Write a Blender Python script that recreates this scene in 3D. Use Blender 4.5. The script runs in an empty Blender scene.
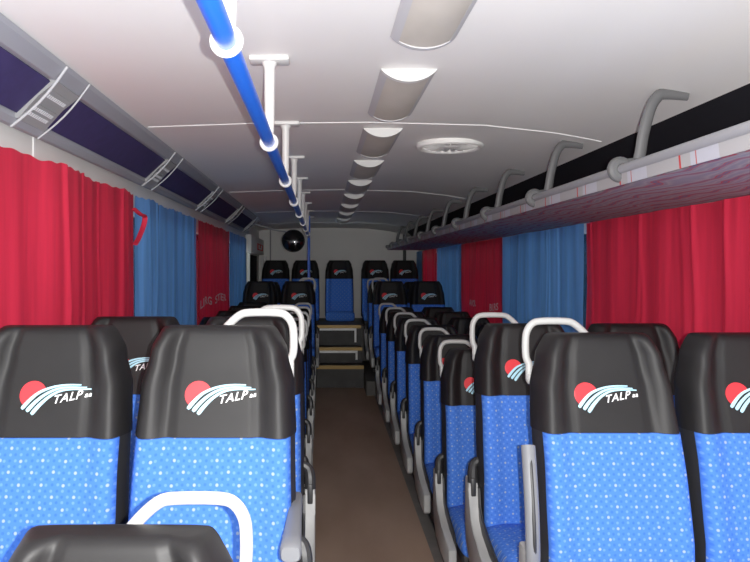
import bpy, bmesh, math, random
from mathutils import Vector, Matrix
random.seed(7)
scene = bpy.context.scene
COL = scene.collection
ZC = 1.52            # eye height above the aisle floor
PI = math.pi

# ------------------------------------------------------------------ materials
def mat(name, col, rough=0.6, metal=0.0, spec=0.5, **kw):
    m = bpy.data.materials.new(name); m.use_nodes = True
    b = m.node_tree.nodes['Principled BSDF']
    b.inputs['Base Color'].default_value = (*col, 1)
    b.inputs['Roughness'].default_value = rough
    b.inputs['Metallic'].default_value = metal
    b.inputs['Specular IOR Level'].default_value = spec
    for k, v in kw.items():
        b.inputs[k.replace('_', ' ')].default_value = v
    return m

def nodes(m): return m.node_tree.nodes, m.node_tree.links

def noisy(m, c1, c2, scale=8, detail=4, bump=0.0, stretch=(1, 1, 1), bscale=None):
    """procedural colour variation (and optional bump) on object coordinates"""
    n, l = nodes(m); b = n['Principled BSDF']
    tc = n.new('ShaderNodeTexCoord'); mp = n.new('ShaderNodeMapping')
    mp.inputs['Scale'].default_value = stretch
    l.new(tc.outputs['Object'], mp.inputs['Vector'])
    nz = n.new('ShaderNodeTexNoise'); nz.inputs['Scale'].default_value = scale; nz.inputs['Detail'].default_value = detail
    l.new(mp.outputs['Vector'], nz.inputs['Vector'])
    cr = n.new('ShaderNodeValToRGB')
    cr.color_ramp.elements[0].position = 0.3; cr.color_ramp.elements[1].position = 0.7
    cr.color_ramp.elements[0].color = (*c1, 1); cr.color_ramp.elements[1].color = (*c2, 1)
    l.new(nz.outputs['Fac'], cr.inputs['Fac']); l.new(cr.outputs['Color'], b.inputs['Base Color'])
    if bump:
        nb = n.new('ShaderNodeTexNoise'); nb.inputs['Scale'].default_value = bscale or scale * 6
        l.new(mp.outputs['Vector'], nb.inputs['Vector'])
        bp = n.new('ShaderNodeBump'); bp.inputs['Strength'].default_value = bump; bp.inputs['Distance'].default_value = 0.002
        l.new(nb.outputs['Fac'], bp.inputs['Height']); l.new(bp.outputs['Normal'], b.inputs['Normal'])
    return m

M = {}
M['ceiling'] = noisy(mat('ceiling_panel', (.8,.8,.8), .55), (.84,.83,.81), (.88,.87,.85), 1.5)
M['wall'] = noisy(mat('wall_panel', (.6,.6,.6), .5), (.70,.695,.675), (.76,.755,.735), 2)
M['backwall'] = noisy(mat('back_wall_panel', (.75,.74,.71), .5), (.72,.71,.68), (.78,.77,.74), 1.2)
M['floor'] = noisy(mat('floor_grey_vinyl', (.09,.08,.075), .6), (.13,.12,.11), (.19,.175,.16), 6, bump=.2)
M['aisle'] = noisy(mat('aisle_plywood', (.2,.13,.09), .55), (.30,.195,.135), (.42,.285,.205), 3.0, detail=8, bump=.15, stretch=(1,.35,1))
M['podium'] = noisy(mat('podium_vinyl', (.07,.065,.06), .6), (.06,.055,.05), (.085,.08,.075), 5)
M['leather'] = noisy(mat('black_leather', (.016,.016,.017), .52, spec=.28), (.007,.0065,.007), (.011,.010,.0105), 9, bump=.05, bscale=300)
M['shell'] = mat('black_shell', (.012,.012,.014), .55)
M['black'] = mat('black_plastic', (.02,.02,.021), .45)
M['white'] = mat('white_enamel', (.66,.66,.65), .4)
M['handle_white'] = mat('handle_white', (.56,.56,.545), .4)
M['handle_grey'] = mat('handle_grey', (.44,.44,.43), .4)
M['rail_blue'] = mat('rail_blue', (.015,.13,.72), .28)
M['grey'] = mat('grey_plastic', (.27,.275,.285), .45)
M['rackrail'] = mat('rack_rail_grey', (.29,.29,.31), .45)
M['armgrey'] = mat('armrest_grey', (.17,.175,.19), .5)
M['bracket'] = mat('bracket_grey', (.105,.105,.108), .42)
M['lampframe'] = mat('lamp_frame_grey', (.52,.52,.54), .45)
M['greylight'] = mat('light_grey_plastic', (.34,.34,.335), .5)
M['duct'] = mat('duct_grey', (.29,.30,.34), .42)
M['ductlight'] = mat('duct_edge', (.46,.47,.50), .4)
M['navy'] = noisy(mat('navy_flock', (.02,.016,.08), .75), (.020,.014,.075), (.028,.02,.10), 20)
M['lens'] = noisy(mat('lamp_lens', (.40,.36,.31), .5), (.50,.465,.41), (.62,.58,.52), 6, stretch=(1,.5,1))
M['red'] = mat('logo_red', (.75,.02,.03), .5)
M['signred'] = mat('sign_red', (.75,.04,.02), .5)
M['logoblue'] = mat('logo_pale_blue', (.42,.74,.88), .5)
M['logowhite'] = mat('logo_white', (.85,.85,.85), .5)
M['brass'] = mat('brass_nosing', (.22,.14,.045), .42, .55)
M['alu'] = mat('white_trim', (.92,.92,.90), .3, .0)
M['mirror'] = mat('mirror_glass', (.05,.05,.052), .06, .85)
M['lining'] = mat('black_lining', (.006,.006,.009), .85, spec=.2)
M['riser'] = noisy(mat('step_riser', (.03,.028,.027), .6), (.022,.02,.019), (.04,.037,.035), 8)
M['seam'] = mat('ceiling_seam', (.84,.84,.84), .5)

def fabric(name, along):
    m = mat(name, (.1,.25,.75), .85, spec=.15)
    n, l = nodes(m); b = n['Principled BSDF']
    tc = n.new('ShaderNodeTexCoord')
    sep = n.new('ShaderNodeSeparateXYZ'); l.new(tc.outputs['Object'], sep.inputs[0])
    cmb = n.new('ShaderNodeCombineXYZ'); l.new(sep.outputs['X'], cmb.inputs[0])
    if along == 'Y':
        ad = n.new('ShaderNodeMath'); ad.operation = 'ADD'; l.new(sep.outputs['Y'], ad.inputs[0]); l.new(sep.outputs['Z'], ad.inputs[1]); l.new(ad.outputs[0], cmb.inputs[1])
    else: l.new(sep.outputs[along], cmb.inputs[1])
    mp = n.new('ShaderNodeMapping'); mp.inputs['Rotation'].default_value = (0,0,PI/4); l.new(cmb.outputs[0], mp.inputs['Vector'])
    base = (.052,.172,.67,1)
    prev = None
    for sc, thr, col, off in ((52, .19, (.036,.135,.61,1), .5), (52, .19, (.105,.25,.72,1), 0.0), (26, .10, (.28,.37,.54,1), .25)):
        mp2 = n.new('ShaderNodeMapping'); mp2.inputs['Location'].default_value = (off/sc, off/sc, 0); l.new(mp.outputs[0], mp2.inputs['Vector'])
        v = n.new('ShaderNodeTexVoronoi'); v.voronoi_dimensions = '2D'; v.inputs['Scale'].default_value = sc; v.inputs['Randomness'].default_value = .12
        l.new(mp2.outputs[0], v.inputs['Vector'])
        cr = n.new('ShaderNodeMapRange'); cr.inputs[1].default_value = thr*.7; cr.inputs[2].default_value = thr*1.25
        cr.inputs[3].default_value = 1; cr.inputs[4].default_value = 0
        l.new(v.outputs['Distance'], cr.inputs[0])
        mx = n.new('ShaderNodeMix'); mx.data_type = 'RGBA'
        l.new(cr.outputs[0], mx.inputs['Factor'])
        if prev is None: mx.inputs['A'].default_value = base
        else: l.new(prev, mx.inputs['A'])
        mx.inputs['B'].default_value = col
        prev = mx.outputs['Result']
    l.new(prev, b.inputs['Base Color'])
    return m
M['fabric'] = fabric('blue_dotted_fabric', 'Z')
M['fabric_flat'] = fabric('blue_dotted_fabric_cushion', 'Y')

def curtain_mat(name, col, trans):
    m = bpy.data.materials.new(name); m.use_nodes = True
    n, l = nodes(m); n.remove(n['Principled BSDF'])
    out = n['Material Output']
    tc = n.new('ShaderNodeTexCoord'); mp = n.new('ShaderNodeMapping'); mp.inputs['Scale'].default_value = (1, 9, .7)
    l.new(tc.outputs['Object'], mp.inputs['Vector'])
    nz = n.new('ShaderNodeTexNoise'); nz.inputs['Scale'].default_value = 2.0; nz.inputs['Detail'].default_value = 3
    l.new(mp.outputs[0], nz.inputs['Vector'])
    cr = n.new('ShaderNodeValToRGB')
    cr.color_ramp.elements[0].position = .3; cr.color_ramp.elements[1].position = .72
    cr.color_ramp.elements[0].color = (*[c*.78 for c in col], 1); cr.color_ramp.elements[1].color = (*[min(1, c*1.22) for c in col], 1)
    l.new(nz.outputs['Fac'], cr.inputs['Fac'])
    d = n.new('ShaderNodeBsdfPrincipled'); d.inputs['Roughness'].default_value = .42; d.inputs['Specular IOR Level'].default_value = .22
    l.new(cr.outputs['Color'], d.inputs['Base Color'])
    t = n.new('ShaderNodeBsdfTranslucent'); t.inputs['Color'].default_value = (*trans, 1)
    mx = n.new('ShaderNodeMixShader'); mx.inputs[0].default_value = .11
    l.new(d.outputs[0], mx.inputs[1]); l.new(t.outputs[0], mx.inputs[2]); l.new(mx.outputs[0], out.inputs['Surface'])
    return m
M['cur_red'] = curtain_mat('red_curtain', (.70,.028,.065), (.8,.02,.06))
M['cur_blue'] = curtain_mat('blue_curtain', (.135,.36,.80), (.14,.38,.9))

def rack_fabric():
    m = mat('rack_fabric', (.15,.15,.2), .8, spec=.2)
    n, l = nodes(m); b = n['Principled BSDF']
    tc = n.new('ShaderNodeTexCoord'); mp = n.new('ShaderNodeMapping'); mp.inputs['Scale'].default_value = (5, 4, 5)
    l.new(tc.outputs['Object'], mp.inputs[0])
    w = n.new('ShaderNodeTexWave'); w.inputs['Scale'].default_value = .9; w.inputs['Distortion'].default_value = 9; w.inputs['Detail'].default_value = 2
    l.new(mp.outputs[0], w.inputs['Vector'])
    cr = n.new('ShaderNodeValToRGB'); e = cr.color_ramp.elements
    e[0].position = 0; e[0].color = (.24,.23,.30,1); e[1].position = 1; e[1].color = (.16,.14,.24,1)
    for p, c in ((.35,(.33,.31,.34,1)),(.62,(.25,.22,.28,1)),(.84,(.28,.22,.27,1)),(.90,(.45,.05,.07,1))):
        k = e.new(p); k.color = c
    l.new(w.outputs['Fac'], cr.inputs['Fac']); l.new(cr.outputs[0], b.inputs['Base Color'])
    return m
M['rackfab'] = rack_fabric()

def valance():
    m = mat('rack_valance', (.5,.5,.5), .7, spec=.2)
    n, l = nodes(m); b = n['Principled BSDF']
    tc = n.new('ShaderNodeTexCoord'); mp = n.new('ShaderNodeMapping'); mp.inputs['Scale'].default_value = (1, 1, 1)
    mp.inputs['Rotation'].default_value = (0.25, 0, 0)
    l.new(tc.outputs['Object'], mp.inputs[0])
    sep = n.new('ShaderNodeSeparateXYZ'); l.new(mp.outputs[0], sep.inputs[0])
    def stripes(period, phase, width, soft=.02):
        a = n.new('ShaderNodeMath'); a.operation = 'MULTIPLY_ADD'; a.inputs[1].default_value = 1/period; a.inputs[2].default_value = phase
        l.new(sep.outputs['Y'], a.inputs[0])
        f = n.new('ShaderNodeMath'); f.operation = 'FRACT'; l.new(a.outputs[0], f.inputs[0])
        g = n.new('ShaderNodeMath'); g.operation = 'LESS_THAN'; g.inputs[1].default_value = width; l.new(f.outputs[0], g.inputs[0])
        return g.outputs[0]
    prev = None
    for per, ph, wd, col in ((.36,.1,.35,(.43,.43,.49,1)), (.36,.62,.026,(.50,.04,.04,1)), (.36,.83,.014,(.45,.10,.09,1))):
        mx = n.new('ShaderNodeMix'); mx.data_type = 'RGBA'
        l.new(stripes(per, ph, wd), mx.inputs['Factor'])
        if prev is None: mx.inputs['A'].default_value = (.36,.35,.36,1)
        else: l.new(prev, mx.inputs['A'])
        mx.inputs['B'].default_value = col; prev = mx.outputs['Result']
    l.new(prev, b.inputs['Base Color'])
    return m
M['valance'] = valance()

def glass_mat():
    m = bpy.data.materials.new('tinted_glass'); m.use_nodes = True
    n, l = nodes(m); n.remove(n['Principled BSDF'])
    t = n.new('ShaderNodeBsdfTransparent'); t.inputs[0].default_value = (.62,.66,.66,1)
    g = n.new('ShaderNodeBsdfGlossy'); g.inputs['Roughness'].default_value = .03
    fr = n.new('ShaderNodeFresnel'); fr.inputs[0].default_value = 1.45
    mx = n.new('ShaderNodeMixShader'); l.new(fr.outputs[0], mx.inputs[0])
    l.new(t.outputs[0], mx.inputs[1]); l.new(g.outputs[0], mx.inputs[2]); l.new(mx.outputs[0], n['Material Output'].inputs[0])
    return m
M['glass'] = glass_mat()

# ------------------------------------------------------------------ mesh helpers
def finish(name, bm, m, parent=None, smooth=True, angle=35):
    me = bpy.data.meshes.new(name)
    bmesh.ops.recalc_face_normals(bm, faces=bm.faces)
    bm.to_mesh(me); bm.free()
    me.materials.append(M[m] if isinstance(m, str) else m)
    if smooth:
        for p in me.polygons: p.use_smooth = True
        me.set_sharp_from_angle(angle=math.radians(angle))
    o = bpy.data.objects.new(name, me); COL.objects.link(o)
    if parent: o.parent = parent
    return o

def box(bm, x0, x1, y0, y1, z0, z1, bev=0.0, seg=2):
    vs = [bm.verts.new((x, y, z)) for x in (x0, x1) for y in (y0, y1) for z in (z0, z1)]
    fs = [bm.faces.new([vs[i] for i in f]) for f in ((0,1,3,2),(4,6,7,5),(0,4,5,1),(2,3,7,6),(0,2,6,4),(1,5,7,3))]
    if bev:
        es = list({e for f in fs for e in f.edges})
        bmesh.ops.bevel(bm, geom=es, offset=bev, segments=seg, affect='EDGES', profile=.5)
    return bm

def prism(bm, prof, a0, a1, axis='x', bev=0.0, seg=2):
    """extrude closed 2D profile: axis x -> (y,z); axis y -> (x,z)"""
    def P(p, a): return (a, p[0], p[1]) if axis == 'x' else (p[0], a, p[1])
    A = [bm.verts.new(P(p, a0)) for p in prof]; B = [bm.verts.new(P(p, a1)) for p in prof]
    n = len(prof); fs = [bm.faces.new(A), bm.faces.new(B[::-1])]
    for i in range(n):
        fs.append(bm.faces.new((A[i], B[i], B[(i+1) % n], A[(i+1) % n])))
    if bev:
        es = list({e for f in fs[:2] for e in f.edges})
        bmesh.ops.bevel(bm, geom=es, offset=bev, segments=seg, affect='EDGES', profile=.5)
    return bm

def smooth_path(pts, sub=4):
    P = [Vector(p) for p in pts]; out = []
    for i in range(len(P)-1):
        p0 = P[max(i-1, 0)]; p1 = P[i]; p2 = P[i+1]; p3 = P[min(i+2, len(P)-1)]
        for k in range(sub):
            t = k/sub
            out.append(.5*((2*p1)+(-p0+p2)*t+(2*p0-5*p1+4*p2-p3)*t*t+(-p0+3*p1-3*p2+p3)*t**3))
    out.append(P[-1]); return out

def tube(bm, pts, r, n=12, flat=None):
    """tube along points; r scalar or list; flat = (scale along side, up-vector) for oval sections"""
    P = [Vector(p) for p in pts]; rings = []
    R = r if isinstance(r, (list, tuple)) else [r]*len(P)
    up = None
    for i, p in enumerate(P):
        d = (P[min(i+1, len(P)-1)] - P[max(i-1, 0)]).normalized()
        if up is None:
            up = Vector((0,0,1)) if abs(d.z) < .9 else Vector((0,1,0))
        s = d.cross(up).normalized(); up = s.cross(d).normalized()
        ks = 1.0; 
        ring = []
        for k in range(n):
            a = 2*PI*k/n
            ring.append(bm.verts.new(p + s*math.cos(a)*R[i]*(flat or 1.0) + up*math.sin(a)*R[i]))
        rings.append(ring)
    for a, b in zip(rings, rings[1:]):
        for k in range(n):
            bm.faces.new((a[k], a[(k+1) % n], b[(k+1) % n], b[k]))
    bm.faces.new(rings[0][::-1]); bm.faces.new(rings[-1])
    return bm

def loft(bm, loops, cap=True):
    rings = [[bm.verts.new(p) for p in lp] for lp in loops]; n = len(rings[0]); faces = []
    for a, b in zip(rings, rings[1:]):
        faces.append([bm.faces.new((a[k], a[(k+1) % n], b[(k+1) % n], b[k])) for k in range(n)])
    if cap:
        bm.faces.new(rings[0][::-1]); bm.faces.new(rings[-1])
    return faces

def torus(bm, c, R, r, axis='y', n=24, m=10):
    c = Vector(c); rings = []
    for i in range(n):
        a = 2*PI*i/n; ring = []
        for j in range(m):
            b = 2*PI*j/m; rad = R + r*math.cos(b); h = r*math.sin(b)
            q = {'y': (rad*math.cos(a), h, rad*math.sin(a)), 'z': (rad*math.cos(a), rad*math.sin(a), h)}[axis]
            ring.append(bm.verts.new(c + Vector(q)))
        rings.append(ring)
    for i in range(n):
        a = rings[i]; b = rings[(i+1) % n]
        for j in range(m): bm.faces.new((a[j], b[j], b[(j+1) % m], a[(j+1) % m]))
    return bm

def ellipsoid(bm, c, rx, ry, rz, u=16, v=10):
    r = bmesh.ops.create_uvsphere(bm, u_segments=u, v_segments=v, radius=1)
    for w in r['verts']: w.co = Vector((c[0]+w.co.x*rx, c[1]+w.co.y*ry, c[2]+w.co.z*rz))
    return bm

def empty(name, loc, label, cat, group=None):
    o = bpy.data.objects.new(name, None); COL.objects.link(o)
    o.location = loc; o.empty_display_size = .1
    o['label'] = label; o['category'] = cat
    if group: o['group'] = group
    return o
def tag(o, label, cat, group=None):
    o['label'] = label; o['category'] = cat
    if group: o['group'] = group
    return o
def struct(o, label=None):
    o['kind'] = 'structure'
    if label: o['label'] = label
    return o
def copy_tree(o, parent=None):
    c = o.copy(); COL.objects.link(c); c.parent = parent
    for ch in list(o.children): copy_tree(ch, c)
    return c

def interp(tab, x):
    if x <= tab[0][0]: return tab[0][1]
    for (a, va), (b, vb) in zip(tab, tab[1:]):
        if x <= b: 
            t = (x-a)/(b-a); t = t*t*(3-2*t)
            return va + (vb-va)*t
    return tab[-1][1]
def lin(tab, x):
    if x <= tab[0][0]: return tab[0][1]
    for (a, va), (b, vb) in zip(tab, tab[1:]):
        if x <= b: return va + (vb-va)*(x-a)/(b-a)
    return tab[-1][1]

def text_mesh(txt, size, shear=0.0, bold=0.0, spacing=1.0):
    """returns (verts2d, faces) of a flat text, origin at baseline left"""
    cu = bpy.data.curves.new('t', 'FONT'); cu.body = txt; cu.size = size; cu.shear = shear; cu.offset = bold
    cu.space_character = spacing; cu.resolution_u = 3
    ob = bpy.data.objects.new('t', cu); COL.objects.link(ob)
    dg = bpy.context.evaluated_depsgraph_get(); dg.update()
    me = bpy.data.meshes.new_from_object(ob.evaluated_get(dg))
    vs = [(v.co.x, v.co.y) for v in me.vertices]; fs = [list(p.vertices) for p in me.polygons]
    bpy.data.objects.remove(ob); bpy.data.curves.remove(cu); bpy.data.meshes.remove(me)
    return vs, fs

# ------------------------------------------------------------------ cabin shell
XL, XR, YB, Y0 = -.99, 1.51, 11.0, -0.9
CEIL = [(-1.0,.585),(-.76,.609),(-.3,.625),(.2,.63),(.7,.617),(1.0,.585),(1.16,.556),(1.25,.537),(1.52,.45)]
def ceil_z(x): return ZC + lin(CEIL, x)
def floor_z(y): return lin([(3.0, 0), (8.17, .12)], y)

bm = bmesh.new()
ys = [Y0, 3.0, 8.17, YB]
for i in range(3):
    a, b = ys[i], ys[i+1]
    prism(bm, [(a, floor_z(a)), (b, floor_z(b)), (b, -.12), (a, -.12)], XL-.03, XR+.03)
struct(finish('floor', bm, 'floor', smooth=False), 'dark grey vinyl floor of the coach')
bm = bmesh.new()
for i in range(2):
    a, b = [Y0, 3.0, 8.16][i], [Y0, 3.0, 8.16][i+1]
    prism(bm, [(a, floor_z(a)+.004), (b, floor_z(b)+.004), (b, floor_z(b)), (a, floor_z(a))], -.10, .575)
struct(finish('floor_aisle_board', bm, 'aisle', smooth=False), 'brown worn board down the aisle')

# ceiling
bm = bmesh.new()
xs = [-1.0 + 2.52*i/40 for i in range(41)]
prism(bm, [(x, ceil_z(x)) for x in xs] + [(x, ceil_z(x)+.05) for x in xs[::-1]], Y0, YB+.05, 'y')
ceiling = struct(finish('ceiling', bm, 'ceiling', angle=50), 'off white curved ceiling panels')
for y in (3.02, 5.62, 7.7, 9.6):
    bm = bmesh.new()
    tube(bm, [(x, y, ceil_z(x)-.0005) for x in xs if -.78 < x < 1.26], .003, 6)
    finish('seam_bead', bm, 'seam', ceiling)

# walls
def wall_side(name, xi, xo, ztop, win, zlo, zhi):
    bm = bmesh.new()
    a, b = min(xi, xo), max(xi, xo)
    box(bm, a, b, Y0, YB, -.1, zlo); box(bm, a, b, Y0, YB, zhi, ztop)
    edges = [Y0] + [v for w in win for v in w] + [YB]
    for i in range(0, len(edges), 2): box(bm, a, b, edges[i], edges[i+1], zlo, zhi)
    return struct(finish(name, bm, 'wall', smooth=False))
winL = [(1.80, 3.50), (3.62, 5.30), (5.42, 7.14), (7.26, 8.78), (8.95, 9.60)]
winR = [(1.95, 3.84), (3.96, 5.62), (5.74, 7.31), (7.43, 8.98), (9.10, 10.2)]
wall_side('wall_left', XL, XL-.06, 2.16, winL, .95, 1.80)
wall_side('wall_right', XR, XR+.06, 2.0, winR, .95, 1.72)
bm = bmesh.new(); box(bm, XL-.001, XL+.003, 2.395, 2.41, 1.80, 1.98)
struct(finish('trim_4', bm, 'seam'))
k = 1
for lst, x in ((winL, XL-.04), (winR, XR+.04)):
    for a, b in lst:
        bm = bmesh.new(); box(bm, x-.003, x+.003, a, b, .95, 1.80 if x < 0 else 1.72)
        struct(finish('window_%d' % k, bm, 'glass', smooth=False)); k += 1

bm = bmesh.new(); box(bm, XL-.06, XR+.06, YB, YB+.06, -.1, 2.2)
bw = struct(finish('wall_back', bm, 'backwall', smooth=False), 'pale back wall of the coach')
bm = bmesh.new(); box(bm, -.82, -.80, YB-.02, YB, .7, 2.12, .004)
struct(finish('trim_1', bm, 'grey'))
bm = bmesh.new(); box(bm, 1.27, 1.32, YB-.03, YB, .7, 2.08, .006)
struct(finish('trim_2', bm, 'black'))
# white double frame of the rear corner window and the dark panel in front of it
bm = bmesh.new()
box(bm, -.945, -.915, 10.90, 10.96, 1.0, 1.70, .004); box(bm, -.893, -.862, 10.90, 10.96, 1.0, 1.70, .004)
box(bm, -.945, -.862, 10.91, 10.95, 1.665, 1.70, .004)
struct(finish('window_frame', bm, 'white', smooth=False))
bm = bmesh.new(); box(bm, XL, XL+.012, 9.60, 10.5, .95, 1.70, .003)
struct(finish('dark_door_panel', bm, 'lining'), 'dark door panel behind the last left curtain')
bm = bmesh.new(); box(bm, XL, -.912, 9.05, 10.95, 1.72, 1.955, .008)
struct(finish('trim_3', bm, 'wall'), 'pale panel above the rear left window')

# black lining above the rack
bm = bmesh.new()
prism(bm, [(1.235, ZC+.545), (1.50, ZC+.30), (1.50, ZC+.56)], Y0, 10.3, 'y')
struct(finish('wall_right_lining', bm, 'lining', smooth=False), 'black lining above the luggage rack')

# podiums under the first two rows and platforms at the rear
bm = bmesh.new(); box(bm, XL, -.075, 1.35, 2.95, -.02, .19, .008); struct(finish('floor_podium_left', bm, 'podium'))
bm = bmesh.new(); box(bm, .60, XR, 1.45, 3.02, -.02, .19, .008); struct(finish('floor_podium_right', bm, 'podium'))
bm = bmesh.new(); box(bm, XL, -.535, 3.0, 7.7, -.02, .14, .006); struct(finish('floor_ledge_left', bm, 'podium'))
bm = bmesh.new(); box(bm, XL, -.065, 7.72, 9.45, 0, .27, .006); struct(finish('floor_platform_left', bm, 'podium'))
bm = bmesh.new(); box(bm, .49, XR, 7.72, 9.45, 0, .27, .006); struct(finish('floor_platform_right', bm, 'podium'))
bm = bmesh.new(); box(bm, XL, XR, 9.45, YB, 0, .735, .006); struct(finish('floor_platform_rear', bm, 'podium'))
# steps
zs = [.12, .376, .556, .80]
for i, y in enumerate((8.17, 8.46, 8.76)):
    bm = bmesh.new(); box(bm, -.062, .487, y, 9.449, zs[i]-.1 if i else 0, zs[i+1])
    st = struct(finish('floor_step.%03d' % i, bm, 'riser', smooth=False), ('lowest','middle','top')[i]+' dark aisle step with brass nosing')
    bm = bmesh.new()
    prism(bm, [(y-.006, zs[i+1]-.035), (y-.006, zs[i+1]+.005), (y+.05, zs[i+1]+.005), (y+.05, zs[i+1]), (y, zs[i+1]), (y, zs[i+1]-.035)], -.062, .487)
    finish('nosing', bm, 'brass', st, smooth=False)
    if i:
        bm = bmesh.new()
        zt = zs[i+1]-.062
        box(bm, -.03, .43, y-.012, y-.001, zt, zt+.028, .003); box(bm, .405, .43, y-.012, y-.001, zs[i]+.035, zt+.01, .003)
        finish('riser_trim', bm, 'alu', st, smooth=False)

# ------------------------------------------------------------------ curtains
def curtain(name, x, side, y0, y1, ztop, zbot, m, label, seed, ragged=0.0, A=.0105):
    rnd = random.Random(seed)
    comps = [(rnd.uniform(5.5, 11), rnd.uniform(0, 6.3), rnd.uniform(.4, 1)) for _ in range(3)] + [(rnd.uniform(24, 34), rnd.uniform(0, 6.3), .35)]
    pleats = [(rnd.uniform(y0+.08, y1-.08), rnd.uniform(-.10, .10), rnd.uniform(.012, .028), rnd.uniform(.25, .75)) for _ in range(int((y1-y0)*3.5))]
    def surf(y, z):
        t = (ztop - z)/(ztop-zbot)
        w = sum(a*math.sin(f*(y + .05*t*math.sin(3*y+seed)) + p) for f, p, a in comps)
        p = 0
        for c, sl, wd, am in pleats:
            q = (y - c - sl*(t-.3))/(wd*(.7+.9*t)); p += am*math.exp(-q*q)
        return x + A*w*(.55+.45*math.sin(PI*min(1, t*1.2+.15))) + side*A*p
    ny = int((y1-y0)/.009); nz = 22
    bm = bmesh.new(); g = []
    for i in range(ny+1):
        y = y0+(y1-y0)*i/ny
        zt = ztop + ragged*(math.sin(y*9+seed)*.5+.35*math.sin(y*23)+.4*math.sin(y*61+2*math.sin(y*7)))
        g.append([bm.verts.new((surf(y, zt+(zbot-zt)*j/nz), y + .012*math.sin(j*.5+seed)*(j/nz), zt+(zbot-zt)*j/nz)) for j in range(nz+1)])
    for i in range(ny):
        for j in range(nz): bm.faces.new((g[i][j], g[i+1][j], g[i+1][j+1], g[i][j+1]))
    o = finish('curtain', bm, m, angle=180)
    tag(o, label, 'curtain', 'window curtains')
    return o, surf
XCL, XCR = -.952, 1.466
cl = [((1.70, 3.54), 'cur_red', 'red curtain on the left, nearest the camera, above the front left seats'),
      ((3.61, 5.36), 'cur_blue', 'blue curtain on the left between the two red left curtains'),
      ((5.37, 7.20), 'cur_red', 'red left curtain printed with pale letters, between two blue curtains'),
      ((7.21, 8.87), 'cur_blue', 'farthest left curtain, blue, ending beside the dark rear door panel')]
cr_ = [((1.80, 3.90), 'cur_red', 'wide red curtain on the right, nearest the camera, behind the front right seats'),
      ((3.91, 5.67), 'cur_blue', 'wide blue curtain on the right between the nearest red and the lettered red one'),
      ((5.68, 7.36), 'cur_red', 'red right curtain printed with small pale letters'),
      ((7.37, 9.03), 'cur_blue', 'second blue curtain from the camera on the right, beyond the lettered red one'),
      ((9.04, 10.28), 'cur_red', 'farthest red curtain on the right, narrow, near the back row'),
      ((10.29, 10.9), 'cur_blue', 'sliver of blue curtain at the far right corner by the back wall')]
CL = [curtain('curtain', XCL, 1, a, b, ZC+.372, .80, m, lab, 3+i, .008, .0045 if i == 2 else (.0135 if i == 0 else .0105)) for i, ((a, b), m, lab) in enumerate(cl)]
CR = [curtain('curtain', XCR, -1, a, b, ZC+.249, .80, m, lab, 20+i, .0, .0045 if i == 2 else (.0125 if i == 0 else .0105)) for i, ((a, b), m, lab) in enumerate(cr_)]

# red tie strap hanging at the end of the nearest left curtain
bm = bmesh.new()
tube(bm, smooth_path([(XCL+.012, 3.50, ZC+.295), (XCL+.035, 3.545, ZC+.27), (XCL+.04, 3.60, ZC+.265), (XCL+.035, 3.60, ZC+.22), (XCL+.02, 3.555, ZC+.15), (XCL+.012, 3.52, ZC+.12)], 4), .008, 8, flat=1.8)
finish('tie_strap', bm, 'cur_red', CL[0][0])
def curtain_text(o, surf, words, z, h, off, flip):
    for txt, ya, yb in words:
        bm = bmesh.new()
        vs, fs = text_mesh(txt, 1.0, bold=.018)
        x0 = min(v[0] for v in vs); x1 = max(v[0] for v in vs)
        H = max(v[1] for v in vs)
        L = []
        for vx, vy in vs:
            t = (vx-x0)/(x1-x0); y = ya+(yb-ya)*t; zz = z + vy/H*h + .012*math.sin(y*9)
            L.append(bm.verts.new((surf(y, zz)+off, y, zz)))
        for f in fs:
            try: bm.faces.new([L[i] for i in f])
            except ValueError: pass
        finish('lettering', bm, 'logowhite', o, smooth=False)
curtain_text(CL[2][0], CL[2][1], [('LIRG', 5.43, 6.02), ('STER', 6.18, 6.90)], 1.212, .066, .006, False)
curtain_text(CR[2][0], CR[2][1], [('AVOR', 6.95, 6.62), ('BI.RS', 6.10, 5.80)], 1.16, .060, -.006, True)

# ------------------------------------------------------------------ left overhead panel
root = empty('overhead_panel', (-.85, .6, ZC+.5), 'long grey overhead panel with dark navy inserts along the left ceiling edge', 'overhead panel')
def loc(o, r): # keep world position when parenting
    o.data.transform(Matrix.Translation(-r.location)); o.parent = r; return o
def nest(o, part, r): # a piece of a part: both are drawn in world space, the thing stands at r
    o.data.transform(Matrix.Translation(-r.location)); o.parent = part; return o
PA, PB = Vector((-.762, ZC+.605)), Vector((-.945, ZC+.435))
pd = (PB-PA); pn = Vector((pd.y, -pd.x)).normalized(); 
if pn.x < 0: pn = -pn       # towards the cabin
def PP(t, d=0.0):
    p = PA + pd*t + pn*d; return (p.x, p.y)
bm = bmesh.new()
prism(bm, [PP(.0,-.01), PP(.0,.004), PP(.05,.011), PP(.22,.008), PP(.27,-.004), PP(.83,-.004), PP(.88,.010), PP(.97,.012), PP(1.02,.002), PP(1.0,-.03), (-.969, ZC+.46), (-.969, ZC+.58), (-.80, ZC+.60)], .55, 8.75, 'y')
loc(finish('housing', bm, 'duct', angle=25), root)
mods = [2.09 + 1.53*i for i in range(-1, 5)]
def lane(t0, t1, d, y0, y1, th=.004):
    return [PP(t0, d-th), PP(t0, d), PP(t1, d), PP(t1, d-th)]
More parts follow.
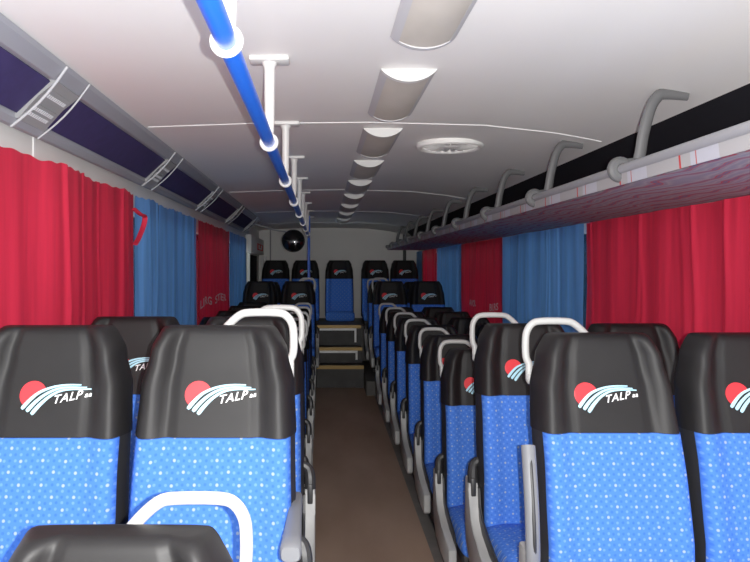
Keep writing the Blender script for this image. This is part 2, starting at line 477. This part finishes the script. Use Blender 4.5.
for i, ym in enumerate(mods):
    ya = max(ym, .56); yb = ym+.20
    if ym > .5:
        bm = bmesh.new()
        prism(bm, [PP(.20,-.004), PP(.22,.014), PP(.5,.008), PP(.86,.016), PP(.9,-.004)], ya, yb, 'y')
        mod = loc(finish('vent_module', bm, 'grey', angle=25), root)
        for yy in (ya, yb):
            bm = bmesh.new()
            pts = [(*PP(t, .012+.012*math.sin(PI*t)),) for t in [0,.1,.25,.4,.55,.7,.85,1.0]]
            tube(bm, [(p[0], yy + .05*(.5-abs(q-.5))*(1 if yy == ya else 1)*0 + (.035*(q-.5)), p[1]) for p, q in zip(pts, [0,.1,.25,.4,.55,.7,.85,1.0])], .0042 if yy == ya else .003, 8)
            nest(finish('edge_rib', bm, 'ductlight'), mod, root)
        for t0, t1, rows in ((.34, .50, (.40,)), (.58, .80, (.62, .71))):
            bm = bmesh.new()
            prism(bm, lane(t0, t1, .0145, 0, 0, .008), ya+.025, yb-.025, 'y')
            for t in rows:
                for q in range(10):
                    prism(bm, lane(t, t+.05, .0175, 0, 0, .004), ya+.032+.014*q, ya+.040+.014*q, 'y')
            gr = finish('vent_grille', bm, 'grey', smooth=False); gr.data.materials.append(M['ductlight'])
            for p_ in gr.data.polygons: p_.material_index = 1 if p_.index >= 6 else 0
            nest(gr, mod, root)
    y1 = mods[i+1] if i+1 < len(mods) else 8.6
    bm = bmesh.new()
    prism(bm, [PP(.27,-.006), PP(.275,.002), PP(.825,.002), PP(.83,-.006)], max(.56, yb), y1, 'y')
    loc(finish('navy_insert', bm, 'navy', smooth=False), root)

# ------------------------------------------------------------------ right luggage rack
RX, RZ = .95, ZC+.313
rack = empty('luggage_rack', (1.2, .6, RZ), 'long grey tube luggage rack with patterned cloth underside along the right side', 'luggage rack')
bm = bmesh.new(); tube(bm, [(RX, .5, RZ), (RX, 10.2, RZ)], .0145, 14); loc(finish('front_rail', bm, 'rackrail'), rack)
bm = bmesh.new()
prism(bm, [(RX+.010, RZ-.044), (RX+.002, RZ-.052), (1.50, ZC+.254), (1.50, ZC+.268), (1.2, RZ-.046)], .5, 10.15, 'y')
loc(finish('rack_shelf', bm, 'rackfab', smooth=False), rack)
bm = bmesh.new()
prism(bm, [(RX+.002, RZ-.010), (RX-.001, RZ-.050), (RX-.004, RZ-.050), (RX-.002, RZ-.010)], .5, 10.15, 'y')
loc(finish('valance', bm, 'valance', smooth=False), rack)
bm = bmesh.new(); ellipsoid(bm, (RX, 10.22, RZ), .024, .03, .024); loc(finish('rail_end_cap', bm, 'grey'), rack)
for k in range(9):
    y = 2.23 + .9*k
    bm = bmesh.new()
    pts = smooth_path([(1.003, y, ZC+.325), (1.014, y, ZC+.365), (1.021, y, ZC+.41), (1.031, y, ZC+.455), (1.047, y, ZC+.51), (1.066, y, ZC+.542), (1.09, y, ZC+.555), (1.165, y, ZC+.551)], 4)
    tube(bm, pts, [.0115]*len(pts), 12, flat=1.6)
    ellipsoid(bm, (.99, y, RZ+.016), .044, .022, .021)
    br = loc(finish('bracket', bm, 'bracket'), rack)
    bm = bmesh.new(); torus(bm, (RX, y, RZ), .024, .018, 'y')
    nest(finish('bracket_knob', bm, 'bracket'), br, rack)

# ------------------------------------------------------------------ blue ceiling handrail
HX, HZ = -.157, ZC+.373
rail = empty('ceiling_handrail', (HX, .5, HZ), 'bright blue ceiling handrail hung on white brackets left of the aisle', 'handrail')
bm = bmesh.new(); tube(bm, [(HX, .35, HZ), (HX, 8.35, HZ)], .0175, 16); loc(finish('rail', bm, 'rail_blue'), rail)
for y in [1.15 + .925*k for k in range(9)]:
    bm = bmesh.new(); torus(bm, (HX, y, HZ), .0205, .0078, 'y', 24, 10)
    ring = loc(finish('clamp_ring', bm, 'white'), rail)
    bm = bmesh.new(); zt = ceil_z(HX)
    tube(bm, [(HX, y+.02, HZ+.02), (HX, y+.02, HZ+.06), (HX, y+.02, zt-.03), (HX, y+.02, zt-.012)], [.012, .0145, .0165, .024], 12)
    h = loc(finish('hanger', bm, 'white'), rail)
    bm = bmesh.new(); box(bm, HX-.06, HX+.06, y-.015, y+.055, zt-.013, zt+.002, .006)
    nest(finish('flange', bm, 'white'), h, rail)

bm = bmesh.new(); tube(bm, [(HX, 8.37, .27), (HX, 8.37, ceil_z(HX)-.001)], .0165, 12)
o = finish('stanchion_pole', bm, 'rail_blue'); tag(o, 'blue vertical pole standing at the end of the ceiling handrail', 'pole')

# ------------------------------------------------------------------ ceiling lights
def make_light(y0, y1, lab):
    xc = .275; zt = ceil_z(xc); z0 = zt
    r = empty('ceiling_light', (xc, (y0+y1)/2, zt), lab, 'ceiling light', 'ceiling lights in a row along the ceiling')
    W, D = .090, .036
    def arc(u, d=0): return (xc+W*u, z0-(D+d)*(1-u*u)**.8)
    us = [-1+2*k/24 for k in range(25)]
    bm = bmesh.new()
    for s in (-1, 1):
        uu = [s*(.76+.24*k/6) for k in range(7)]
        prism(bm, [arc(u, .003) for u in uu] + [(xc+s*W*.76, z0)], y0+.01, y1-.01, 'y')
    prism(bm, [arc(u, .003) for u in us], y1-.02, y1, 'y')
    loc(finish('frame', bm, 'lampframe', angle=40), r)
    bm = bmesh.new()
    uu = [-.765+1.53*k/18 for k in range(19)]
    prism(bm, [(xc-W*.765, z0)] + [arc(u) for u in uu] + [(xc+W*.765, z0)], y0+.02, y1-.02, 'y')
    loc(finish('diffuser', bm, 'lens', angle=40), r)
    bm = bmesh.new()
    prism(bm, [arc(u*.999, .005) for u in us], y0-.002, y0+.022, 'y')
    loc(finish('end_cap', bm, 'white', angle=40), r)
names = ['nearest the camera, cut by the photo edge', 'second from the camera', 'third from the camera', 'fourth from the camera', 'fifth from the camera', 'sixth from the camera', 'seventh from the camera', 'eighth from the camera', 'farthest from the camera']
for i in range(9):
    y0 = 1.27 + .935*i
    make_light(y0, y0+.63, 'boxy ceiling light with dull beige lens, ' + names[i])

# round ceiling vent
vx, vy = .64, 3.50; vz = ceil_z(vx)
v = empty('ceiling_vent', (vx, vy, vz), 'round white slotted vent on the ceiling right of the lights', 'vent')
bm = bmesh.new(); torus(bm, (vx, vy, vz-.006), .152, .018, 'z', 40, 8); loc(finish('rim', bm, 'ceiling'), v)
bm = bmesh.new()
for q in range(20):
    a = 2*PI*q/20
    for r0, r1 in ((.05, .135),):
        c, s = math.cos(a), math.sin(a); w = .010
        P = [(r0*c-w*.6*s, r0*s+w*.6*c), (r1*c-w*s, r1*s+w*c), (r1*c+w*s, r1*s-w*c), (r0*c+w*.6*s, r0*s-w*.6*c)]
        lo = [bm.verts.new((vx+p[0], vy+p[1], vz-.016)) for p in P]; hi = [bm.verts.new((vx+p[0], vy+p[1], vz-.004)) for p in P]
        bm.faces.new(lo); bm.faces.new(hi[::-1])
        for j in range(4): bm.faces.new((lo[j], lo[(j+1) % 4], hi[(j+1) % 4], hi[j]))
loc(finish('slats', bm, 'ceiling', smooth=False), v)
bm = bmesh.new(); ellipsoid(bm, (vx, vy, vz-.010), .055, .055, .012, 24, 8); loc(finish('hub', bm, 'ceiling'), v)
bm = bmesh.new(); r_ = bmesh.ops.create_circle(bm, cap_ends=True, segments=36, radius=.15)
for w in r_['verts']: w.co += Vector((vx, vy, vz-.003))
loc(finish('backing', bm, 'grey'), v)

# ------------------------------------------------------------------ round mirror + exit sign
mx_, my, mz = -.335, 8.2, ZC+.318
mir = empty('convex_mirror', (mx_, my, mz), 'round black convex mirror hanging at the rear left of the ceiling', 'mirror')
bm = bmesh.new()
prof = [(.0,-.030),(.05,-.027),(.09,-.017),(.118,-.002),(.126,.004)]
n = 36; rings = []
for r0, yy in prof[1:]:
    rings.append([(mx_+r0*math.cos(2*PI*k/n), my+yy, mz+r0*math.sin(2*PI*k/n)) for k in range(n)])
loft(bm, rings); loc(finish('mirror_face', bm, 'mirror', angle=60), mir)
bm = bmesh.new(); torus(bm, (mx_, my+.006, mz), .127, .008, 'y', 36, 8)
loft(bm, [[(mx_+r0*math.cos(2*PI*k/n), my+yy, mz+r0*math.sin(2*PI*k/n)) for k in range(n)] for r0, yy in ((.127,.006),(.10,.04),(.03,.055))])
loc(finish('mirror_back', bm, 'black'), mir)
bm = bmesh.new(); tube(bm, smooth_path([(mx_, my+.05, mz), (mx_-.08, my+.08, mz+.10), (-.55, my+.08, mz+.13), (-.80, my+.08, ZC+.52)], 4), .009, 8)
loc(finish('mirror_arm', bm, 'grey'), mir)

sg = empty('wall_sign', (-.911, 10.3, ZC+.30), 'small red square sign with a pale mark on the rear left panel', 'sign')
bm = bmesh.new(); box(bm, -.913, -.908, 9.85, 10.80, ZC+.255, ZC+.350, .001); loc(finish('sign_plate', bm, 'signred', smooth=False), sg)
bm = bmesh.new()
for a, b, c, d in ((10.05, 10.17, .29, .33), (10.43, 10.55, .29, .33), (10.05, 10.55, .275, .29)): box(bm, -.908, -.906, a, b, ZC+c, ZC+d)
loc(finish('sign_mark', bm, 'logowhite', smooth=False), sg)

# ------------------------------------------------------------------ seats
ZJ, ZT = .840, 1.107
def yf(z): return lin([(.30,-.205),(.55,-.205),(.75,-.165),(.90,-.115),(1.0,-.085),(1.107,-.060)], z)
def hw(z): return interp([(.30,.2095),(.60,.2085),(.832,.204),(.95,.199),(1.04,.180),(1.107,.152)], z)
def thick(z): return lin([(.36,.13),(.75,.125),(.95,.10),(1.107,.075)], z)
def bell(u, c, w): 
    t = abs(u-c)/w
    return .5*(1+math.cos(PI*t)) if t < 1 else 0.0
def front(u, z):
    a = abs(u)
    k = lin([(.36,.5),(.70,.5),(.83,.6),(.93,.85),(1.06,1.0),(1.107,.6)], z)
    g = -.024*bell(a, .80, .24)*k + .009*bell(a, .56, .10)*k*(1 if z > ZJ-.002 else .25)
    edge = .055*max(0, (a-.86)/.14)**2
    return g + edge
NF = 33
def loop(z, sx=1.0, sy=1.0, dz=0.0):
    w = hw(z)*sx; y0 = yf(z); t = thick(z); ym = y0+t*.55
    pts = []
    for i in range(NF):
        u = -1+2*i/(NF-1)
        u = math.copysign(abs(u)**.9, u)
        pts.append((u*w, y0+front(u, z)))
    pts += [(w*1.0, y0+t*.75), (w*.96, y0+t*.93), (w*.80, y0+t), (0, y0+t*1.05), (-w*.80, y0+t), (-w*.96, y0+t*.93), (-w, y0+t*.75)]
    return [(x, ym+(y-ym)*sy, z+dz) for x, y in pts]
def zrange(a, b, n): return [a+(b-a)*i/n for i in range(n+1)]

def headrest_bm():
    bm = bmesh.new()
    zr = zrange(ZJ, 1.085, 16)
    L = [loop(zr[0], .985, .97)] + [loop(z) for z in zr]
    L += [loop(1.094, .995, .97), loop(1.101, .975, .88), loop(1.1055, .94, .72), loop(1.107, .89, .5)]
    loft(bm, L); return bm
def backrest_bms():
    zr = zrange(.30, ZJ-.001, 15)
    L = [loop(z, .985, .985) for z in zr]
    sh = bmesh.new(); loft(sh, [[(p[0], p[1]+ (.006 if i < NF else 0), p[2]) for i, p in enumerate(lp)] for lp in L])
    fb = bmesh.new()
    i0, i1 = 1, NF-2
    A = [[fb.verts.new((p[0]*1.0, p[1]-.004, p[2])) for p in loop(z)[i0:i1+1]] for z in zr]
    B = [[fb.verts.new((p[0]*.985, p[1]+.012, p[2])) for p in loop(z, .985)[i0:i1+1]] for z in zr]
    n = len(A[0])
    for j in range(len(zr)-1):
        for k in range(n-1):
            fb.faces.new((A[j][k], A[j][k+1], A[j+1][k+1], A[j+1][k]))
        for k in (0, n-1): fb.faces.new((A[j][k], A[j+1][k], B[j+1][k], B[j][k]))
    for j in (0, len(zr)-1):
        for k in range(n-1): fb.faces.new((A[j][k], A[j][k+1], B[j][k+1], B[j][k]))
    return sh, fb
def surf_pt(x, z, off=.0025):
    w = hw(z); return (x, yf(z)+front(x/w, z)-off, z)
LS = .00035
LX = 0.0
def lg(cx, cy): return ((cx-337)*LS+LX, ZJ+.004+(540-cy)*LS*.97)
def strip(bm, pts, w0, w1, off):
    P = smooth_path([(p[0], p[1], 0) for p in pts], 6); N = len(P); prev = None
    for i, p in enumerate(P):
        d = P[min(i+1, N-1)]-P[max(i-1, 0)]; d.normalize(); nrm = Vector((-d.y, d.x, 0))
        t = i/(N-1); w = w0+(w1-w0)*t**.8
        if i < 3: w *= (.55, .85, .97)[i]
        a, b = p+nrm*w/2, p-nrm*w/2
        cur = [bm.verts.new(surf_pt(*lg(q.x, q.y), off)) for q in (a, b)]
        if prev: bm.faces.new((prev[0], cur[0], cur[1], prev[1]))
        prev = cur
S1 = [(135,355),(190,290),(250,240),(340,203),(440,187),(545,187)]
S2 = [(172,372),(225,310),(290,256),(370,217),(460,203),(583,206)]
S3 = [(208,392),(262,325),(325,268),(400,229),(490,217),(613,220)]
def logo_sun():
    bm = bmesh.new(); c = (205, 255); R = 96
    pts = []
    a0, a1 = math.atan2(325-255, 140-205), math.atan2(212-255, 291-205)
    a1 += 2*PI
    for k in range(25):
        a = a0+(a1-a0)*k/24; pts.append((c[0]+R*math.cos(a), c[1]+R*math.sin(a)))
    pts += [(250,236), (185,290)]
    bm.faces.new([bm.verts.new(surf_pt(*lg(*p), .002)) for p in pts])
    bmesh.ops.triangulate(bm, faces=bm.faces[:]); return bm
def logo_stripes():
    bm = bmesh.new()
    for s, w in ((S1, 31), (S2, 32), (S3, 32)): strip(bm, s, w, 8, .003)
    return bm
def logo_text():
    bm = bmesh.new()
    for txt, size, cx, cy, rot in (('TALP', 84, 348, 321, .16), ('aa', 50, 572, 276, .10)):
        vs, fs = text_mesh(txt, size, shear=.25, bold=1.2, spacing=1.12)
        L = []
        for x, y in vs:
            X = cx+x*math.cos(rot)+y*math.sin(rot)*0 ; Y = cy-(y*math.cos(rot)+x*math.sin(rot)*1.2)
            L.append(bm.verts.new(surf_pt(*lg(X, Y), .003)))
        for f in fs:
            try: bm.faces.new([L[i] for i in f])
            except ValueError: pass
    return bm
def cushion_bm():
    bm = bmesh.new()
    L = []
    for y, z0, z1, w in ((-.60,.345,.405,.188),(-.595,.330,.435,.197),(-.57,.322,.452,.201),(-.50,.318,.457,.203),(-.40,.318,.450,.203),(-.28,.318,.440,.202),(-.19,.325,.432,.198),(-.175,.34,.42,.19)):
        lp = []
        n = 28
        for k in range(n):
            a = 2*PI*k/n; c, s = math.cos(a), math.sin(a)
            e = .28
            lp.append((w*math.copysign(abs(c)**e, c), y, (z0+z1)/2+(z1-z0)/2*math.copysign(abs(s)**.45, s)))
        L.append(lp)
    L = [[(p[0], p[1], p[2]-.06) for p in lp] for lp in L]
    loft(bm, L); return bm
def base_bm():
    bm = bmesh.new(); box(bm, -.19, .19, -.56, -.10, .215, .275, .012); return bm
def leg_bm():      # origin at its top, stretched to reach the floor
    bm = bmesh.new()
    box(bm, -.16, -.10, -.48, -.14, -.30, 0, .012); box(bm, -.17, -.09, -.54, -.08, -.30, -.275, .006)
    box(bm, .10, .16, -.48, -.14, -.30, 0, .012); box(bm, .09, .17, -.54, -.08, -.30, -.275, .006)
    return bm
def handle_bm(s):
    bm = bmesh.new()
    P = [(-.184,.028,.968),(-.184,.030,.998),(-.184,.032,1.010),(-.192,.034,1.030),(-.193,.036,1.075),(-.189,.037,1.105),(-.174,.038,1.128),(-.148,.038,1.137),(-.074,.038,1.137),(-.047,.038,1.130),(-.018,.036,1.105),(.008,.030,1.075)]
    tube(bm, smooth_path([(-s*p[0], p[1], p[2]) for p in P], 3), .0108, 12)
    ellipsoid(bm, (s*.183, .026, .966), .012, .016, .018, 12, 8)
    return bm
def panel_bm(s):   # grey side panel: upright column that flares forward to a blunt foot
    bm = bmesh.new()
    prof = [(-.075,.515),(-.135,.515),(-.15,.49),(-.155,.42),(-.175,.37),(-.22,.335),(-.33,.305),(-.47,.285),(-.505,.27),(-.51,.18),(-.49,.165),(-.30,.17),(-.16,.20),(-.09,.26),(-.065,.36)]
    prism(bm, prof, s*.208, s*.246, 'x', .009)
    return bm
def panel_side_bm(s):
    bm = bmesh.new()
    prof = [(-.10,.53),(-.16,.53),(-.17,.45),(-.21,.40),(-.33,.31),(-.40,.33),(-.42,.40),(-.36,.44),(-.10,.44)]
    prof = [(-.10,.50),(-.16,.49),(-.17,.43),(-.21,.385),(-.33,.35),(-.44,.325),(-.48,.28),(-.44,.20),(-.24,.20),(-.10,.28)]
    prism(bm, prof, s*.204, s*.212, 'x', .003)
    return bm
def grip_bm(s):    # black curved grip on top of the column, hooked inwards
    bm = bmesh.new()
    P = smooth_path([(s*.228,-.135,.505),(s*.228,-.13,.545),(s*.220,-.12,.572),(s*.196,-.118,.585),(s*.160,-.125,.583),(s*.135,-.14,.572)], 4)
    n = len(P); tube(bm, P, [.020-.007*i/(n-1) for i in range(n)], 10)
    ellipsoid(bm, (s*.150,-.142,.566), .014, .014, .020, 10, 8)
    box(bm, s*.228-.010, s*.228+.010, -.156, -.12, .455, .525, .005)
    return bm
def raised_arm_bm(s):
    bm = bmesh.new()
    P = smooth_path([(s*.246,-.215,.50),(s*.249,-.225,.56),(s*.249,-.215,.66),(s*.247,-.19,.75),(s*.244,-.165,.812)], 5)
    tube(bm, P, .0175, 12, flat=1.12)
    return bm
def raised_groove_bm(s):
    bm = bmesh.new()
    P = smooth_path([(s*.246,-.232,.53),(s*.249,-.2415,.58),(s*.249,-.2305,.66),(s*.247,-.205,.75),(s*.244,-.182,.80)], 5)
    tube(bm, P, .005, 8); return bm
def lowered_arm_bm(s):
    bm = bmesh.new()
    L = []
    for y, z, hx, hz in ((-.02,.655,.012,.015),(-.06,.66,.016,.02),(-.20,.665,.017,.02),(-.36,.668,.021,.02),(-.41,.668,.023,.02),(-.42,.668,.019,.015)):
        L.append([(s*.205+hx*math.copysign(abs(math.cos(2*PI*k/16))**.6, math.cos(2*PI*k/16)), y, z+hz*math.copysign(abs(math.sin(2*PI*k/16))**.6, math.sin(2*PI*k/16))) for k in range(16)])
    loft(bm, L); return bm

def make_seat(side, handle_mat='handle_grey', shift=0.0):
    """side -1: aisle on the seat's -x side, +1: aisle on +x, 0: window seat"""
    global LX
    LX = shift
    r = bpy.data.objects.new('passenger_seat', None); COL.objects.link(r); r.empty_display_size = .1
    h = finish('headrest', headrest_bm(), 'leather', r, angle=60)
    finish('emblem_disc', logo_sun(), 'red', h, smooth=False)
    finish('emblem_stripes', logo_stripes(), 'logoblue', h, smooth=False)
    finish('lettering', logo_text(), 'logowhite', h, smooth=False)
    sh, fb = backrest_bms()
    b = finish('backrest', sh, 'shell', r, angle=60)
    finish('fabric_panel', fb, 'fabric', b, angle=60)
    c = finish('cushion', cushion_bm(), 'fabric_flat', r, angle=60)
    finish('cushion_tray', base_bm(), 'shell', c)
    lg_ = finish('leg', leg_bm(), 'black', r); lg_.location.z = .24
    if side:
        finish('grab_handle', handle_bm(side), handle_mat, r)
        p = finish('side_panel', panel_bm(side), 'greylight', r)
        finish('side_cover', panel_side_bm(side), 'black', p)
        finish('grip', grip_bm(side), 'black', p)
    return r

class Protos: pass
protos = {}
used = set()
def seat(kind, x, y, zf, ztop_off, label, group, legs=True, extra=None):
    """zf: floor height under the seat; ztop_off: how far the seat is lifted over its drawing height (drawn with floor at 0)"""
    if kind not in protos: protos[kind] = make_seat({'R': -1, 'L': 1}.get(kind, 0), 'handle_white' if kind == 'L' else 'handle_grey', {'R': -.016, 'L': .006, 'WR': -.014, 'WL': .016, 'W': 0}[kind])
    r = protos[kind]
    if kind in used: r = copy_tree(r)
    used.add(kind)
    return r, (x, y, zf, ztop_off, label, group, legs, extra)

jobs = []
G = 'passenger seats of the coach'
def add(*a, **k): jobs.append((a, k))
Yr = [2.08, 2.83, 3.60, 4.35, 5.10, 5.86, 6.63, 7.43]
Yl = [1.86, 2.62, 3.60, 4.40, 5.20, 5.98, 6.75, 7.48]
ordn = ['front', 'second', 'third', 'fourth', 'fifth', 'sixth', 'seventh', 'eighth']
liftR = [.222, .19] + [0]*6
liftL = [.262, .232] + [0]*6
ra = 'aisle seat'; rw = 'window seat'
for i in range(8):
    xa = .808 if i < 2 else .805
    note = {0: ', its grey armrest folded up', 1: ', half hidden behind the front one'}.get(i, '')
    add('R', xa, Yr[i], .19 if i < 2 else floor_z(Yr[i]), liftR[i], 'black and blue %s in the %s right row%s' % (ra, ordn[i], note), 'right aisle seats', extra='raised' if i == 0 else None)
    add('WR', xa+.425, Yr[i], .19 if i < 2 else floor_z(Yr[i]), liftR[i], 'black and blue %s in the %s right row by the curtains' % (rw, ordn[i]), 'right window seats')
for i in range(8):
    xa = -.270 if i < 2 else -.309
    note = {0: ', whole emblem showing', 1: ', white handle behind the front one'}.get(i, '')
    add('L', xa, Yl[i], .19 if i < 2 else floor_z(Yl[i]), liftL[i], 'black and blue %s in the %s left row%s' % (ra, ordn[i], note), 'left aisle seats', extra='lowered' if i == 0 else None)
    add('WL', xa-.424, Yl[i], .19 if i < 2 else .14, liftL[i] if i < 2 else .05, 'black and blue %s in the %s left row by the curtains' % (rw, ordn[i]), 'left window seats')
add('L', -.318, 1.12, 0, .002, 'nearest seat, bottom left corner, only its black top and white handle showing', 'left aisle seats')
for i, (y, lift) in enumerate(((8.17, .26), (9.03, .235))):
    w = ('first raised rear row behind the low seats', 'second raised rear row, just before the back bench')[i]
    add('L', -.28, y, .27, lift, 'raised aisle seat left of the steps, ' + w, 'raised rear seats')
    add('W', -.72, y, .27, lift, 'raised window seat on the left, ' + w, 'raised rear seats')
    add('R', .785, y, .27, lift, 'raised aisle seat right of the steps, ' + w, 'raised rear seats')
    add('W', 1.22, y, .27, lift, 'raised window seat on the right, ' + w, 'raised rear seats')
for x, w in ((-.67, 'leftmost of the back row'), (-.24, 'second from left in the back row, behind the blue pole'), (.25, 'middle of the back row, facing the aisle above the steps'), (.77, 'second from right in the back row'), (1.19, 'rightmost of the back row')):
    add('W', x, 10.2, .735, .525, 'seat against the back wall, ' + w, 'back row seats', legs=False)
placed = [seat(*a, **k) for a, k in jobs]
for r, (x, y, zf, lift, label, group, legs, extra) in placed:
    r.location = (x, y, zf)
    tag(r, label, 'seat', group)
    d = lift - zf
    for ch in list(r.children):
        if ch.name.startswith('leg'):
            if not legs: bpy.data.objects.remove(ch); continue
            ch.location = (0, 0, .24+d); ch.scale = (1, 1, max(.02, (.24+d)/.30))
        else: ch.location = (0, 0, d)
    if extra == 'raised':
        a = finish('armrest', raised_arm_bm(-1), 'armgrey', r); a.location.z = d
        a['label'] = 'grey armrest folded upright beside the backrest'
        finish('armrest_groove', raised_groove_bm(-1), 'black', a)
        for ch in list(r.children):
            if ch.name.startswith('side_panel'):
                for q in list(ch.children):
                    if q.name.startswith('grip'): bpy.data.objects.remove(q)
    if extra == 'lowered':
        a = finish('armrest', lowered_arm_bm(1), 'armgrey', r); a.location.z = d

# ------------------------------------------------------------------ light
def lamp(name, kind, loc_, energy, **kw):
    l = bpy.data.lights.new(name, kind); l.energy = energy
    for k, v in kw.items(): setattr(l, k, v)
    o = bpy.data.objects.new(name, l); COL.objects.link(o); o.location = loc_; return o
fl = lamp('camera_flash', 'SPOT', (.042, -.01, ZC+.005), 200, spot_size=math.radians(160), spot_blend=.9, shadow_soft_size=.006, color=(1, .98, .96))
fl.rotation_euler = (math.radians(88), 0, math.radians(-3))

w = bpy.data.worlds.new('daylight'); scene.world = w; w.use_nodes = True
bg = w.node_tree.nodes['Background']; bg.inputs[0].default_value = (.95, .97, .96, 1); bg.inputs[1].default_value = 2.6

# ------------------------------------------------------------------ camera
cd = bpy.data.cameras.new('camera'); cam = bpy.data.objects.new('camera', cd); COL.objects.link(cam)
cam.location = (0, 0, ZC); cam.rotation_euler = (PI/2, 0, 0)
cd.sensor_width = 36; cd.lens = 700/750*36; cd.shift_x = 53/750; cd.shift_y = -13/750; cd.clip_start = .02
scene.camera = cam
scene.view_settings.view_transform = 'Standard'
scene.view_settings.look = 'None'
scene.view_settings.exposure = 0.14
scene.view_settings.gamma = 1.12
